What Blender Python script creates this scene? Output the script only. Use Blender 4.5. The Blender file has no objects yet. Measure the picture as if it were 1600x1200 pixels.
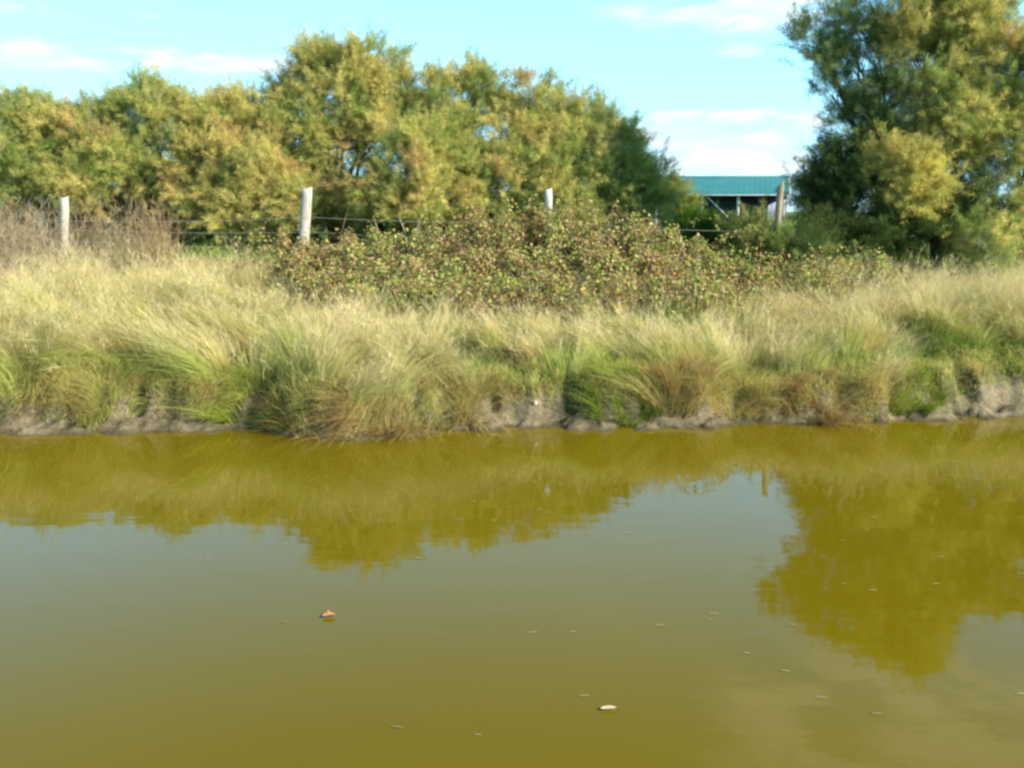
import bpy, math, numpy as np
from mathutils import Vector
R = math.radians
sc = bpy.context.scene
col = sc.collection

# ------------------------------------------------------------------ camera
CAM_H = 1.9
F_PX = 1450.0                      # focal length in pixels of the 1600 wide frame
PITCH = math.atan(270.0 / F_PX)    # horizon at row 330
cam_d = bpy.data.cameras.new("camera")
cam = bpy.data.objects.new("camera", cam_d)
col.objects.link(cam)
cam.location = (0, 0, CAM_H)
cam.rotation_euler = (R(90) - PITCH, 0, 0)
cam_d.sensor_width = 36.0
cam_d.lens = 36.0 * F_PX / 1600.0
cam_d.clip_end = 5000
cam_d.clip_start = 0.05
sc.camera = cam

# ------------------------------------------------------------------ light, exposure
SUN_AZ, SUN_EL = R(65), R(29)      # azimuth to the right of straight-behind-the-camera
sun_dir = Vector((math.sin(SUN_AZ) * math.cos(SUN_EL), -math.cos(SUN_AZ) * math.cos(SUN_EL), math.sin(SUN_EL)))
sl = bpy.data.lights.new("sun", 'SUN')
sl.energy = 5.0
sl.angle = R(0.5)
sl.color = (1.0, 0.92, 0.76)
so = bpy.data.objects.new("sun", sl)
so.rotation_euler = sun_dir.to_track_quat('Z', 'Y').to_euler()
col.objects.link(so)

sc.view_settings.view_transform = 'Standard'
sc.view_settings.look = 'None'
sc.view_settings.exposure = 1.05
sc.view_settings.gamma = 1.0
sc.view_settings.use_curve_mapping = False
sc.render.engine = 'CYCLES'
cy = sc.cycles
cy.max_bounces = 8
cy.diffuse_bounces = 6
cy.glossy_bounces = 3
cy.transmission_bounces = 4
cy.transparent_max_bounces = 8
cy.use_denoising = True
cy.caustics_reflective = False
cy.caustics_refractive = False
cy.pixel_filter_type = 'BLACKMAN_HARRIS'
cy.filter_width = 2.7              # the photograph is soft


def ray(px, py):
    """World direction through a pixel of the 1600x1200 photograph."""
    x = (px - 800) / F_PX
    u = (600 - py) / F_PX
    c, s = math.cos(PITCH), math.sin(PITCH)
    return np.array([x, c + s * u, -s + c * u])


def at(px, py, Y):
    d = ray(px, py)
    t = Y / d[1]
    return np.array([d[0] * t, Y, CAM_H + d[2] * t])


def on_z(px, py, z):
    d = ray(px, py)
    t = (z - CAM_H) / d[2]
    return np.array([d[0] * t, d[1] * t, z])


def azel(px, py):
    d = ray(px, py)
    d = d / np.linalg.norm(d)
    return math.atan2(d[0], d[1]), math.asin(d[2])


# ------------------------------------------------------------------ sky
world = bpy.data.worlds.new("World")
sc.world = world
world.use_nodes = True
wt = world.node_tree
wt.nodes.clear()


class G:
    """small node-graph helper"""
    def __init__(self, t): self.t = t
    def n(self, kind, **kw):
        o = self.t.nodes.new(kind)
        for k, v in kw.items():
            setattr(o, k, v)
        return o
    def link(self, a, b): self.t.links.new(a, b)
    def math(self, op, a, b=None, c=None, clamp=False):
        o = self.n('ShaderNodeMath', operation=op)
        o.use_clamp = clamp
        for i, v in enumerate((a, b, c)):
            if v is None: continue
            if isinstance(v, (int, float)): o.inputs[i].default_value = v
            else: self.link(v, o.inputs[i])
        return o.outputs[0]
    def mixc(self, f, a, b, mode='MIX'):
        o = self.n('ShaderNodeMix', data_type='RGBA', blend_type=mode)
        for i, v in ((0, f), (6, a), (7, b)):
            if isinstance(v, (int, float)): o.inputs[i].default_value = v
            elif isinstance(v, tuple): o.inputs[i].default_value = (*v, 1) if len(v) == 3 else v
            else: self.link(v, o.inputs[i])
        return o.outputs[2]
    def noise(self, vec, scale, detail=4, rough=0.55, dist=0.0):
        o = self.n('ShaderNodeTexNoise')
        o.inputs['Scale'].default_value = scale
        o.inputs['Detail'].default_value = detail
        o.inputs['Roughness'].default_value = rough
        o.inputs['Distortion'].default_value = dist
        if vec is not None: self.link(vec, o.inputs['Vector'])
        return o.outputs['Fac']
    def ramp(self, fac, stops):
        o = self.n('ShaderNodeValToRGB')
        e = o.color_ramp.elements
        while len(e) < len(stops): e.new(0.5)
        for k, (p, c) in enumerate(stops):
            e[k].position = p
            e[k].color = (*c, 1) if len(c) == 3 else c
        self.link(fac, o.inputs['Fac'])
        return o.outputs['Color']
    def smooth(self, v, lo, hi):
        o = self.n('ShaderNodeMapRange', interpolation_type='SMOOTHSTEP')
        o.inputs['From Min'].default_value = lo
        o.inputs['From Max'].default_value = hi
        self.link(v, o.inputs['Value'])
        return o.outputs['Result']


g = G(wt)
sky = g.n('ShaderNodeTexSky', sky_type='NISHITA')
sky.sun_disc = False
sky.sun_elevation = SUN_EL
sky.sun_rotation = math.atan2(sun_dir.x, sun_dir.y)
sky.air_density = 1.0
sky.dust_density = 0.4
sky.ozone_density = 1.0
base_sky = g.mixc(1.0, sky.outputs[0], (0.62, 0.98, 0.98), 'MULTIPLY')
tc = g.n('ShaderNodeTexCoord')
sep = g.n('ShaderNodeSeparateXYZ')
g.link(tc.outputs['Generated'], sep.inputs[0])
az = g.math('ARCTAN2', sep.outputs[0], sep.outputs[1])
el = g.math('ARCSINE', sep.outputs[2])
upper = g.mixc(g.smooth(el, 0.28, 0.62), base_sky, g.mixc(1.0, base_sky, (0.55, 0.55, 0.50), 'MULTIPLY'))
tinted = g.mixc(g.math('MULTIPLY', g.smooth(el, 0.62, 0.16), 0.55), upper, (3.0, 7.7, 11.8))
comb = g.n('ShaderNodeCombineXYZ')
g.link(g.math('MULTIPLY', az, 1.0), comb.inputs[0])
g.link(g.math('MULTIPLY', el, 3.2), comb.inputs[1])
nz = g.noise(comb.outputs[0], 9.0, 7, 0.58, 0.3)
nz_big = g.noise(comb.outputs[0], 2.6, 5, 0.55, 0.2)
total = None
# (px, py, half width px, half height px, weight): the clouds of the photograph and those its water reflects
CLOUDS = [(1160, 18, 190, 30, 1.1), (1240, -10, 130, 30, 0.7), (240, 95, 230, 20, 1.0), (60, 85, 90, 18, 0.8), (60, 8, 170, 14, 0.7),
          (370, 100, 110, 14, 0.9), (1155, 84, 34, 11, 0.9), (1205, 118, 50, 12, 0.7), (1050, 182, 40, 8, 1.0), (1130, 200, 120, 20, 0.95), (1120, 225, 90, 10, 1.0), (1010, 215, 60, 12, .8), (1180, 180, 60, 10, .8),
          (1255, 190, 40, 14, 0.8), (1150, 245, 170, 18, 1.2), (1080, 265, 140, 16, 1.3), (1230, 255, 70, 22, 1.1), (440, 55, 60, 12, 0.5),
          (1410, -690, 190, 120, 0.8), (1740, -650, 170, 110, 0.8), (1560, -820, 260, 110, 0.7)]
for (px, py, w, h, k) in CLOUDS:
    a0, e0 = azel(px, py)
    sa, se = w / F_PX, h / F_PX
    da = g.math('MULTIPLY', g.math('SUBTRACT', az, a0), 1 / sa)
    de = g.math('MULTIPLY', g.math('SUBTRACT', el, e0), 1 / se)
    r2 = g.math('ADD', g.math('MULTIPLY', da, da), g.math('MULTIPLY', de, de))
    gg = g.math('MULTIPLY', g.math('EXPONENT', g.math('MULTIPLY', r2, -1.0)), k)
    total = gg if total is None else g.math('ADD', total, gg)
# other clouds, away from the framed part of the sky
away = g.smooth(g.math('ABSOLUTE', az), 0.75, 1.2)
total = g.math('ADD', total, g.math('MULTIPLY', g.smooth(nz_big, 0.5, 0.7), g.math('MULTIPLY', away, 0.8)))
dens = g.smooth(g.math('MULTIPLY', g.math('MINIMUM', total, 1.3), g.math('ADD', g.math('MULTIPLY', g.smooth(nz, 0.30, 0.72), 1.5), 0.12)), 0.16, 1.15)
cloud_fac = g.math('MULTIPLY', dens, 0.85)
haze_h = g.math('MULTIPLY', g.math('EXPONENT', g.math('MULTIPLY', g.math('MAXIMUM', el, 0.0), -11.0)), 0.55)
s1 = g.mixc(haze_h, tinted, (4.0, 5.2, 5.6))
cloud_c = g.mixc(g.smooth(g.noise(comb.outputs[0], 14.0, 5, 0.6, 0.4), 0.38, 0.62), (3.7, 4.1, 4.3), (5.0, 5.05, 5.05))
s2 = g.mixc(cloud_fac, s1, cloud_c)
bg = g.n('ShaderNodeBackground')
bg.inputs['Strength'].default_value = 0.112
g.link(s2, bg.inputs['Color'])
wo = g.n('ShaderNodeOutputWorld')
g.link(bg.outputs[0], wo.inputs['Surface'])

# ------------------------------------------------------------------ numpy noise
rng = np.random.default_rng(11)


def _hash(ix, iy, seed):
    h = (ix.astype(np.int64) * 374761393 + iy.astype(np.int64) * 668265263 + seed * 974634721) & 0xffffffff
    h = ((h ^ (h >> 13)) * 1274126177) & 0xffffffff
    return ((h ^ (h >> 16)) & 0xffff) / 65535.0


def vnoise(x, y, seed=0):
    x = np.asarray(x, float); y = np.asarray(y, float)
    ix, iy = np.floor(x), np.floor(y)
    fx, fy = x - ix, y - iy
    fx = fx * fx * (3 - 2 * fx); fy = fy * fy * (3 - 2 * fy)
    a = _hash(ix, iy, seed); b = _hash(ix + 1, iy, seed)
    c = _hash(ix, iy + 1, seed); d = _hash(ix + 1, iy + 1, seed)
    return (a * (1 - fx) + b * fx) * (1 - fy) + (c * (1 - fx) + d * fx) * fy


def fbm(x, y, seed=0, octs=4):
    s = 0; a = 0.5; t = 0
    x = np.asarray(x, float); y = np.asarray(y, float)
    for o in range(octs):
        s = s + a * vnoise(x * 2 ** o, y * 2 ** o, seed + o * 17)
        t += a; a *= 0.5
    return s / t


def sstep(a, b, v):
    t = np.clip((v - a) / (b - a), 0, 1)
    return t * t * (3 - 2 * t)


# ------------------------------------------------------------------ terrain shape
shore_px = [(-700, 684), (-300, 683), (0, 682), (120, 681), (250, 679), (360, 673), (420, 678), (480, 687), (560, 690), (640, 684), (700, 673), (800, 677),
            (880, 672), (1000, 676), (1100, 671), (1180, 664), (1250, 661), (1340, 664), (1450, 659), (1540, 656), (1600, 652), (1900, 650), (2300, 648)]
_sp = np.array([on_z(px, py, 0.0)[:2] for px, py in shore_px])


def shore(x):
    x = np.asarray(x, float)
    y = np.interp(x, _sp[:, 0], _sp[:, 1])
    return y + (fbm(x * 2.3, x * 0 + 3.1, 5) - 0.5) * 0.16 + (fbm(x * 9, x * 0 + 1.1, 9) - 0.5) * 0.06


# dark hollows seen between the tussocks (photo pixels) on the bank
HOLLOWS = [(985, 565, .34), (1480, 525, .42), (1565, 535, .40), (412, 612, .22), (1190, 590, .42), (770, 560, .26), (610, 420, .25), (490, 470, .35),
           (800, 470, .30), (205, 545, .22), (390, 500, .22), (860, 600, .24), (1320, 590, .25), (1080, 490, .3), (1030, 610, .22)]


_rx = np.array([at(p, 660, 8.1)[0] for p in (-400, 0, 330, 400, 640, 730, 860, 900, 1150, 1200, 1400, 1460, 1600, 2000)])
_rw = np.array([.34, .36, .32, .12, .10, .26, .30, .30, .28, .14, .14, .36, .40, .3])


NOTCH = [(at(p, 650, 8.2)[0], dd_, ww_) for p, dd_, ww_ in ((70, .16, .05), (112, .22, .06), (160, .15, .05), (213, .28, .07), (262, .16, .05), (345, .25, .07), (408, .34, .09), (505, .22, .06), (545, .2, .05),
         (655, .25, .06), (770, .18, .05), (893, .34, .08), (1010, .18, .05), (1075, .2, .05), (1165, .2, .06), (1240, .22, .06), (1335, .24, .06), (1425, .26, .07), (1500, .2, .06), (1560, .25, .08))]


def run_w(x):
    w = np.interp(x, _rx, _rw) + (fbm(x * 2.6, x * 0 + 2.2, 31) - .5) * 0.22
    for nx, nd, nw in NOTCH:                                  # dark gullies eaten into the mud edge
        w = w + nd * np.exp(-((x - nx) / nw) ** 2)
    return w


def base_h(x, y):
    d = y - shore(x)
    lip = 0.15 + 0.16 * fbm(x * 1.3, x * 0 + 7.7, 21)       # height of the broken mud edge
    run = run_w(x)                                           # width of the mud beach
    beach = np.where(d < 0, np.clip(d, -3, 0) * 0.45, np.minimum(np.clip(d, 0, None), run) * 0.20)
    cl = sstep(run * 0.75, run + 0.16, d)
    h = beach + cl * lip
    dd = np.clip(d - run - 0.1, 0, None)
    rise = 0.62 - 0.17 * sstep(0.5, 4.2, x)
    h = h + rise * (1 - np.exp(-dd / 2.1))
    return h


def terrain(x, y):
    x = np.asarray(x, float); y = np.asarray(y, float)
    h = base_h(x, y)
    d = y - shore(x)
    m = sstep(0.45, 1.0, d) * (1 - sstep(40, 90, d))
    h = h + m * ((fbm(x * 1.4, y * 1.4, 3) - 0.5) * 0.34 + (fbm(x * 3.3, y * 2.6, 6, 2) - 0.5) * 0.16)
    mm = sstep(-0.05, 0.1, d) * (1 - sstep(0.6, 1.2, d))
    h = h + mm * ((fbm(x * 5, y * 5, 8) - 0.5) * 0.15 + (fbm(x * 15, y * 15, 18) - 0.5) * 0.09)
    h = h + sstep(4.0, 9, d) * 0.14
    h = h - sstep(45, 70, y) * 0.35
    # the near bank, under and behind the viewer
    nb = 1 - sstep(0.0, 1.9, y)
    h = np.where(y < 3.0, -1.2 + nb * 1.75, h)
    return h


HOL = []
for px, py, r in HOLLOWS:
    # where the ray meets the bank
    d = ray(px, py)
    for t in np.linspace(7, 16, 300):
        p = np.array([0, 0, CAM_H]) + d * t
        if p[2] < terrain(p[0], p[1]) + 0.18:
            break
    HOL.append((p[0], p[1], r * 1.8))


def hollow(x, y):
    v = np.zeros_like(x)
    for hx, hy, r in HOL:
        v = np.maximum(v, np.exp(-(((x - hx) / r) ** 2 + ((y - hy) / (r * 0.9)) ** 2) * 1.2))
    return v


# ------------------------------------------------------------------ mesh + material helpers
def mesh(name, verts, faces, colors=None, mat=None, parent=None, smooth=False):
    """faces: list of int arrays (n,k)."""
    me = bpy.data.meshes.new(name)
    verts = np.asarray(verts, np.float32)
    faces = [np.asarray(f, np.int32) for f in (faces if isinstance(faces, list) else [faces]) if len(f)]
    me.vertices.add(len(verts))
    me.vertices.foreach_set('co', verts.ravel())
    nl = sum(f.size for f in faces)
    me.loops.add(nl)
    me.loops.foreach_set('vertex_index', np.concatenate([f.ravel() for f in faces]))
    ls = []; o = 0
    for f in faces:
        ls.append(o + np.arange(len(f), dtype=np.int32) * f.shape[1]); o += f.size
    me.polygons.add(sum(len(f) for f in faces))
    me.polygons.foreach_set('loop_start', np.concatenate(ls).astype(np.int32))
    me.update(calc_edges=True)
    if smooth:
        me.polygons.foreach_set('use_smooth', np.ones(len(me.polygons), bool))
    if colors is not None:
        a = me.color_attributes.new('tone', 'FLOAT_COLOR', 'POINT')
        c = np.ones((len(verts), 4), np.float32); c[:, :3] = colors
        a.data.foreach_set('color', c.ravel())
    if mat: me.materials.append(mat)
    o = bpy.data.objects.new(name, me)
    col.objects.link(o)
    if parent: o.parent = parent
    return o


def tag(o, label=None, cat=None, group=None, kind=None):
    if label: o['label'] = label
    if cat: o['category'] = cat
    if group: o['group'] = group
    if kind: o['kind'] = kind
    return o


def empty(name, loc=(0, 0, 0)):
    o = bpy.data.objects.new(name, None)
    o.location = loc
    o.empty_display_size = 0.2
    col.objects.link(o)
    return o


def new_mat(name):
    m = bpy.data.materials.new(name)
    m.use_nodes = True
    m.node_tree.nodes.clear()
    return m, G(m.node_tree)


def leaf_mat(name, trans=0.35, gloss=0.0, tint=(1, 1, 1)):
    m, q = new_mat(name)
    a = q.n('ShaderNodeAttribute', attribute_name='tone')
    c = q.mixc(1.0, a.outputs['Color'], tint, 'MULTIPLY')
    d = q.n('ShaderNodeBsdfDiffuse'); q.link(c, d.inputs['Color'])
    t = q.n('ShaderNodeBsdfTranslucent'); q.link(c, t.inputs['Color'])
    mx = q.n('ShaderNodeMixShader'); mx.inputs[0].default_value = trans
    q.link(d.outputs[0], mx.inputs[1]); q.link(t.outputs[0], mx.inputs[2])
    out = mx.outputs[0]
    if gloss:
        gl = q.n('ShaderNodeBsdfGlossy'); gl.inputs['Roughness'].default_value = 0.4
        gl.inputs['Color'].default_value = (0.9, 0.95, 1, 1)
        m2 = q.n('ShaderNodeMixShader'); m2.inputs[0].default_value = gloss
        q.link(out, m2.inputs[1]); q.link(gl.outputs[0], m2.inputs[2]); out = m2.outputs[0]
    o = q.n('ShaderNodeOutputMaterial'); q.link(out, o.inputs['Surface'])
    return m


def rough_mat(name, c1, c2, scale=8.0, stretch=(1, 1, 1), rough=0.85, bump=0.3, bscale=40.0, c3=None):
    m, q = new_mat(name)
    t = q.n('ShaderNodeTexCoord')
    mp = q.n('ShaderNodeMapping'); mp.inputs['Scale'].default_value = stretch
    q.link(t.outputs['Object'], mp.inputs[0])
    nz = q.noise(mp.outputs[0], scale, 6, 0.6)
    stops = [(0.32, c1), (0.68, c2)]
    if c3: stops = [(0.28, c1), (0.5, c2), (0.72, c3)]
    c = q.ramp(nz, stops)
    b = q.n('ShaderNodeBsdfPrincipled')
    q.link(c, b.inputs['Base Color'])
    b.inputs['Roughness'].default_value = rough
    b.inputs['Specular IOR Level'].default_value = 0.25
    bn = q.n('ShaderNodeBump'); bn.inputs['Strength'].default_value = bump; bn.inputs['Distance'].default_value = 0.01
    q.link(q.noise(mp.outputs[0], bscale, 5, 0.6), bn.inputs['Height'])
    q.link(bn.outputs[0], b.inputs['Normal'])
    o = q.n('ShaderNodeOutputMaterial'); q.link(b.outputs[0], o.inputs['Surface'])
    return m


M_LEAF = leaf_mat('tamarisk_foliage', 0.32)
M_GRASS = leaf_mat('grass_blades', 0.35)
M_BRAMBLE = leaf_mat('bramble_leaves', 0.35)
M_WATERLEAF = leaf_mat('floating_leaf', 0.1, 0.06)
M_BARK = rough_mat('bark', (0.06, 0.04, 0.024), (0.22, 0.145, 0.08), 14, (1, 1, 0.35), 0.9, 0.6)
M_GREYBARK = rough_mat('dead_wood', (0.17, 0.13, 0.09), (0.36, 0.29, 0.21), 14, (1, 1, 0.35), 0.9, 0.5)
M_CANE = rough_mat('bramble_cane', (0.10, 0.035, 0.025), (0.22, 0.12, 0.06), 10)
M_POST = rough_mat('weathered_post', (0.17, 0.16, 0.14), (0.46, 0.435, 0.37), 9, (6, 6, 0.6), 0.85, 0.6, 30, (0.33, 0.31, 0.26))
M_POST_WHITE = rough_mat('whitish_post', (0.36, 0.35, 0.32), (0.66, 0.64, 0.58), 7, (6, 6, 0.6), 0.85, 0.5, 30)
M_POST_BROWN = rough_mat('brown_post', (0.17, 0.13, 0.085), (0.40, 0.33, 0.23), 7, (6, 6, 0.6), 0.85, 0.5, 30)
M_WIRE = rough_mat('galvanised_wire', (0.34, 0.34, 0.32), (0.52, 0.52, 0.49), 30, rough=0.6)

# ------------------------------------------------------------------ ground sheet
def ground():
    def axis(dense_lo, dense_hi, step, far, grow=1.16):
        a = list(np.arange(dense_lo, dense_hi + 1e-6, step))
        s = step; v = dense_hi; up = []
        while v < far:
            s *= grow; v += s; up.append(v)
        s = step; v = dense_lo; dn = []
        while v > -far:
            s *= grow; v -= s; dn.append(v)
        return np.array(dn[::-1] + a + up)
    xs = axis(-8.5, 8.5, 0.03, 2500)
    y1 = list(np.arange(-1, 6.6, 0.25)) + list(np.arange(6.6, 9.6, 0.03)) + list(np.arange(9.6, 15, 0.09)) + list(np.arange(15, 30, 0.4))
    v = 30.0; s = 0.4; up = []
    while v < 2500:
        s *= 1.18; v += s; up.append(v)
    v = -1.0; s = 0.25; dn = []
    while v > -2500:
        s *= 1.2; v -= s; dn.append(v)
    ys = np.array(dn[::-1] + y1 + up)
    X, Y = np.meshgrid(xs, ys)
    Z = terrain(X.ravel(), Y.ravel())
    V = np.stack([X.ravel(), Y.ravel(), Z], 1)
    nx, ny = len(xs), len(ys)
    i = np.arange(nx * ny).reshape(ny, nx)
    F = np.stack([i[:-1, :-1], i[:-1, 1:], i[1:, 1:], i[1:, :-1]], -1).reshape(-1, 4)
    m, q = new_mat('bank_soil')
    geo = q.n('ShaderNodeNewGeometry')
    sp = q.n('ShaderNodeSeparateXYZ'); q.link(geo.outputs['Position'], sp.inputs[0])
    n1 = q.noise(geo.outputs['Position'], 3.0, 6, 0.6)
    n2 = q.noise(geo.outputs['Position'], 22.0, 5, 0.65)
    n3 = q.noise(geo.outputs['Position'], 0.35, 5, 0.6)
    mud = q.ramp(q.math('ADD', q.math('MULTIPLY', n1, 0.5), q.math('MULTIPLY', n2, 0.5)),
                 [(0.34, (0.05, 0.04, 0.024)), (0.48, (0.14, 0.115, 0.07)), (0.64, (0.245, 0.205, 0.135))])
    soil = q.ramp(n2, [(0.3, (0.035, 0.045, 0.012)), (0.6, (0.10, 0.10, 0.03))])
    turf = q.ramp(q.math('ADD', q.math('MULTIPLY', n3, 0.6), q.math('MULTIPLY', n2, 0.4)),
                  [(0.35, (0.06, 0.12, 0.02)), (0.65, (0.16, 0.20, 0.05))])
    zz = q.math('ADD', sp.outputs[2], q.math('MULTIPLY', q.math('SUBTRACT', n1, 0.5), 0.22))
    c = q.mixc(q.smooth(zz, 0.20, 0.36), mud, soil)
    c = q.mixc(q.smooth(sp.outputs[1], 13.0, 15.0), c, turf)
    zw = q.math('ADD', sp.outputs[2], q.math('MULTIPLY', q.math('SUBTRACT', n1, 0.5), 0.06))
    c = q.mixc(q.math('MULTIPLY', q.smooth(zw, 0.035, 0.0), 0.75), c, (0.055, 0.045, 0.02))
    b = q.n('ShaderNodeBsdfPrincipled'); q.link(c, b.inputs['Base Color'])
    b.inputs['Roughness'].default_value = 0.85
    b.inputs['Specular IOR Level'].default_value = 0.2
    bn = q.n('ShaderNodeBump'); bn.inputs['Strength'].default_value = 0.6; bn.inputs['Distance'].default_value = 0.03
    q.link(q.noise(geo.outputs['Position'], 28.0, 6, 0.65), bn.inputs['Height'])
    q.link(bn.outputs[0], b.inputs['Normal'])
    o = q.n('ShaderNodeOutputMaterial'); q.link(b.outputs[0], o.inputs['Surface'])
    return tag(mesh('ground', V, F, None, m, smooth=True), 'muddy bank and flat field beyond it', kind='structure')


ground()

# ------------------------------------------------------------------ water
def water():
    xs = np.concatenate([-np.geomspace(2500, 12, 24), np.linspace(-11, 11, 12), np.geomspace(12, 2500, 24)])
    ys = np.array([0.3, 2, 4, 6, 8, 10.5])
    X, Y = np.meshgrid(xs, ys)
    V = np.stack([X.ravel(), Y.ravel(), np.zeros(X.size)], 1)
    nx, ny = len(xs), len(ys)
    i = np.arange(nx * ny).reshape(ny, nx)
    F = np.stack([i[:-1, :-1], i[:-1, 1:], i[1:, 1:], i[1:, :-1]], -1).reshape(-1, 4)
    m, q = new_mat('murky_water')
    geo = q.n('ShaderNodeNewGeometry')
    n1 = q.noise(geo.outputs['Position'], 0.35, 3, 0.5)
    c = q.ramp(n1, [(0.3, (0.126, 0.096, 0.0015)), (0.7, (0.142, 0.109, 0.0035))])
    b = q.n('ShaderNodeBsdfPrincipled')
    q.link(c, b.inputs['Base Color'])
    b.inputs['Roughness'].default_value = 0.012
    b.inputs['IOR'].default_value = 1.333
    b.inputs['Specular IOR Level'].default_value = 0.5
    mp = q.n('ShaderNodeMapping'); mp.inputs['Scale'].default_value = (1.0, 2.6, 1)
    q.link(geo.outputs['Position'], mp.inputs[0])
    h = q.math('ADD', q.math('MULTIPLY', q.noise(mp.outputs[0], 1.6, 2, 0.5), 1.0), q.math('MULTIPLY', q.noise(mp.outputs[0], 7.0, 3, 0.5), 0.14))
    bn = q.n('ShaderNodeBump'); bn.inputs['Strength'].default_value = 1.0; bn.inputs['Distance'].default_value = 0.0012
    q.link(h, bn.inputs['Height']); q.link(bn.outputs[0], b.inputs['Normal'])
    o = q.n('ShaderNodeOutputMaterial'); q.link(b.outputs[0], o.inputs['Surface'])
    return tag(mesh('water', V, F, None, m), 'calm murky olive water of the canal', kind='structure')


water()


# ------------------------------------------------------------------ plant geometry
def tubes(paths, radii, sides=5):
    """paths: list of (n,3); radii: list of (n,). Returns verts, faces of open tapered tubes with a closed tip."""
    V = []; F = []; o = 0
    ang = np.arange(sides) * 2 * math.pi / sides
    for p, r in zip(paths, radii):
        p = np.asarray(p, float); n = len(p)
        t = np.gradient(p, axis=0); t /= np.linalg.norm(t, axis=1, keepdims=True) + 1e-9
        ref = np.array([0.0, 0, 1]) if abs(t[0][2]) < 0.9 else np.array([1.0, 0, 0])
        a = np.cross(t, ref); a /= np.linalg.norm(a, axis=1, keepdims=True) + 1e-9
        b = np.cross(t, a)
        ring = p[:, None, :] + np.asarray(r)[:, None, None] * (np.cos(ang)[None, :, None] * a[:, None, :] + np.sin(ang)[None, :, None] * b[:, None, :])
        V.append(ring.reshape(-1, 3))
        i = np.arange(n * sides).reshape(n, sides) + o
        j = np.roll(i, -1, axis=1)
        F.append(np.stack([i[:-1], j[:-1], j[1:], i[1:]], -1).reshape(-1, 4))
        if sides == 4:
            F.append(i[-1][None, :])
        o += n * sides
    return np.concatenate(V), np.concatenate(F)


def curve(a, b, sag, n=7, wob=0.0, rg=rng):
    a = np.asarray(a, float); b = np.asarray(b, float)
    t = np.linspace(0, 1, n)[:, None]
    p = a + (b - a) * t + np.array([0, 0, 1.0]) * (sag * 4 * t * (1 - t))
    if wob:
        w = rg.normal(0, wob, (n, 3)); w[0] = 0; w[-1] = 0
        p = p + w
    return p


def unit(v):
    return v / (np.linalg.norm(v, axis=-1, keepdims=True) + 1e-9)


def blades(base, direc, length, width, bend, c0, c1, levels=4, side=None):
    """curved tapering ribbons. base,direc,bend (n,3); length,width (n,); c0 base colour, c1 tip colour (n,3)."""
    n = len(base)
    t = np.linspace(0, 1, levels)
    if side is None:
        a = rng.uniform(0, math.pi * 2, n)
        side = np.stack([np.cos(a), np.sin(a), np.zeros(n)], 1)
    side = unit(side - direc * np.sum(side * direc, 1, keepdims=True))
    P = base[:, None, :] + direc[:, None, :] * (length[:, None, None] * t[None, :, None]) + bend[:, None, :] * (t ** 2)[None, :, None]
    w = width[:, None] * (1 - 0.85 * t[None, :] ** 1.5) * 0.5
    L = P - side[:, None, :] * w[..., None]
    Rr = P + side[:, None, :] * w[..., None]
    V = np.stack([L, Rr], 2).reshape(-1, 3)
    i = np.arange(n * levels * 2).reshape(n, levels, 2)
    F = np.stack([i[:, :-1, 0], i[:, :-1, 1], i[:, 1:, 1], i[:, 1:, 0]], -1).reshape(-1, 4)
    C = c0[:, None, :] + (c1 - c0)[:, None, :] * t[None, :, None]
    C = np.repeat(C[:, :, None, :], 2, axis=2).reshape(-1, 3)
    return V, F, C


def pick(palette, n, jit=0.18):
    """palette: list of (weight, rgb)."""
    w = np.array([p[0] for p in palette], float); w /= w.sum()
    c = np.array([p[1] for p in palette], float)
    k = rng.choice(len(palette), n, p=w)
    return c[k] * (1 + rng.uniform(-jit, jit, (n, 1)))


# ------------------------------------------------------------------ tamarisk trees
GREEN = (0.27, 0.36, 0.095)
OLIVE = (0.50, 0.47, 0.14)
GOLD = (0.64, 0.55, 0.19)
RUST = (0.60, 0.42, 0.18)
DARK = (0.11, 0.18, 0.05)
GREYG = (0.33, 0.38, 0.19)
PAL_MIX = [(3, OLIVE), (3, GREEN), (2, GOLD), (.8, RUST)]
PAL_GREEN = [(3.4, GREEN), (3, OLIVE), (1, GREYG), (1, GOLD), (.3, RUST)]
PAL_GOLD = [(3, GOLD), (3, OLIVE), (1, RUST), (1, GREEN)]
PAL_YEL = [(4, (0.64, 0.58, 0.15)), (3, OLIVE), (1, GOLD)]
PAL_SHADE = [(3, (0.055, 0.085, 0.028)), (1, DARK), (.5, GREEN)]  # leaf colours darkened to carry the shade of the right-hand group
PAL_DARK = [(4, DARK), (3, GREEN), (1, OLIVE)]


DEPTH_K = 0.64      # the hedge stands closer to the fence than first measured


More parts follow.
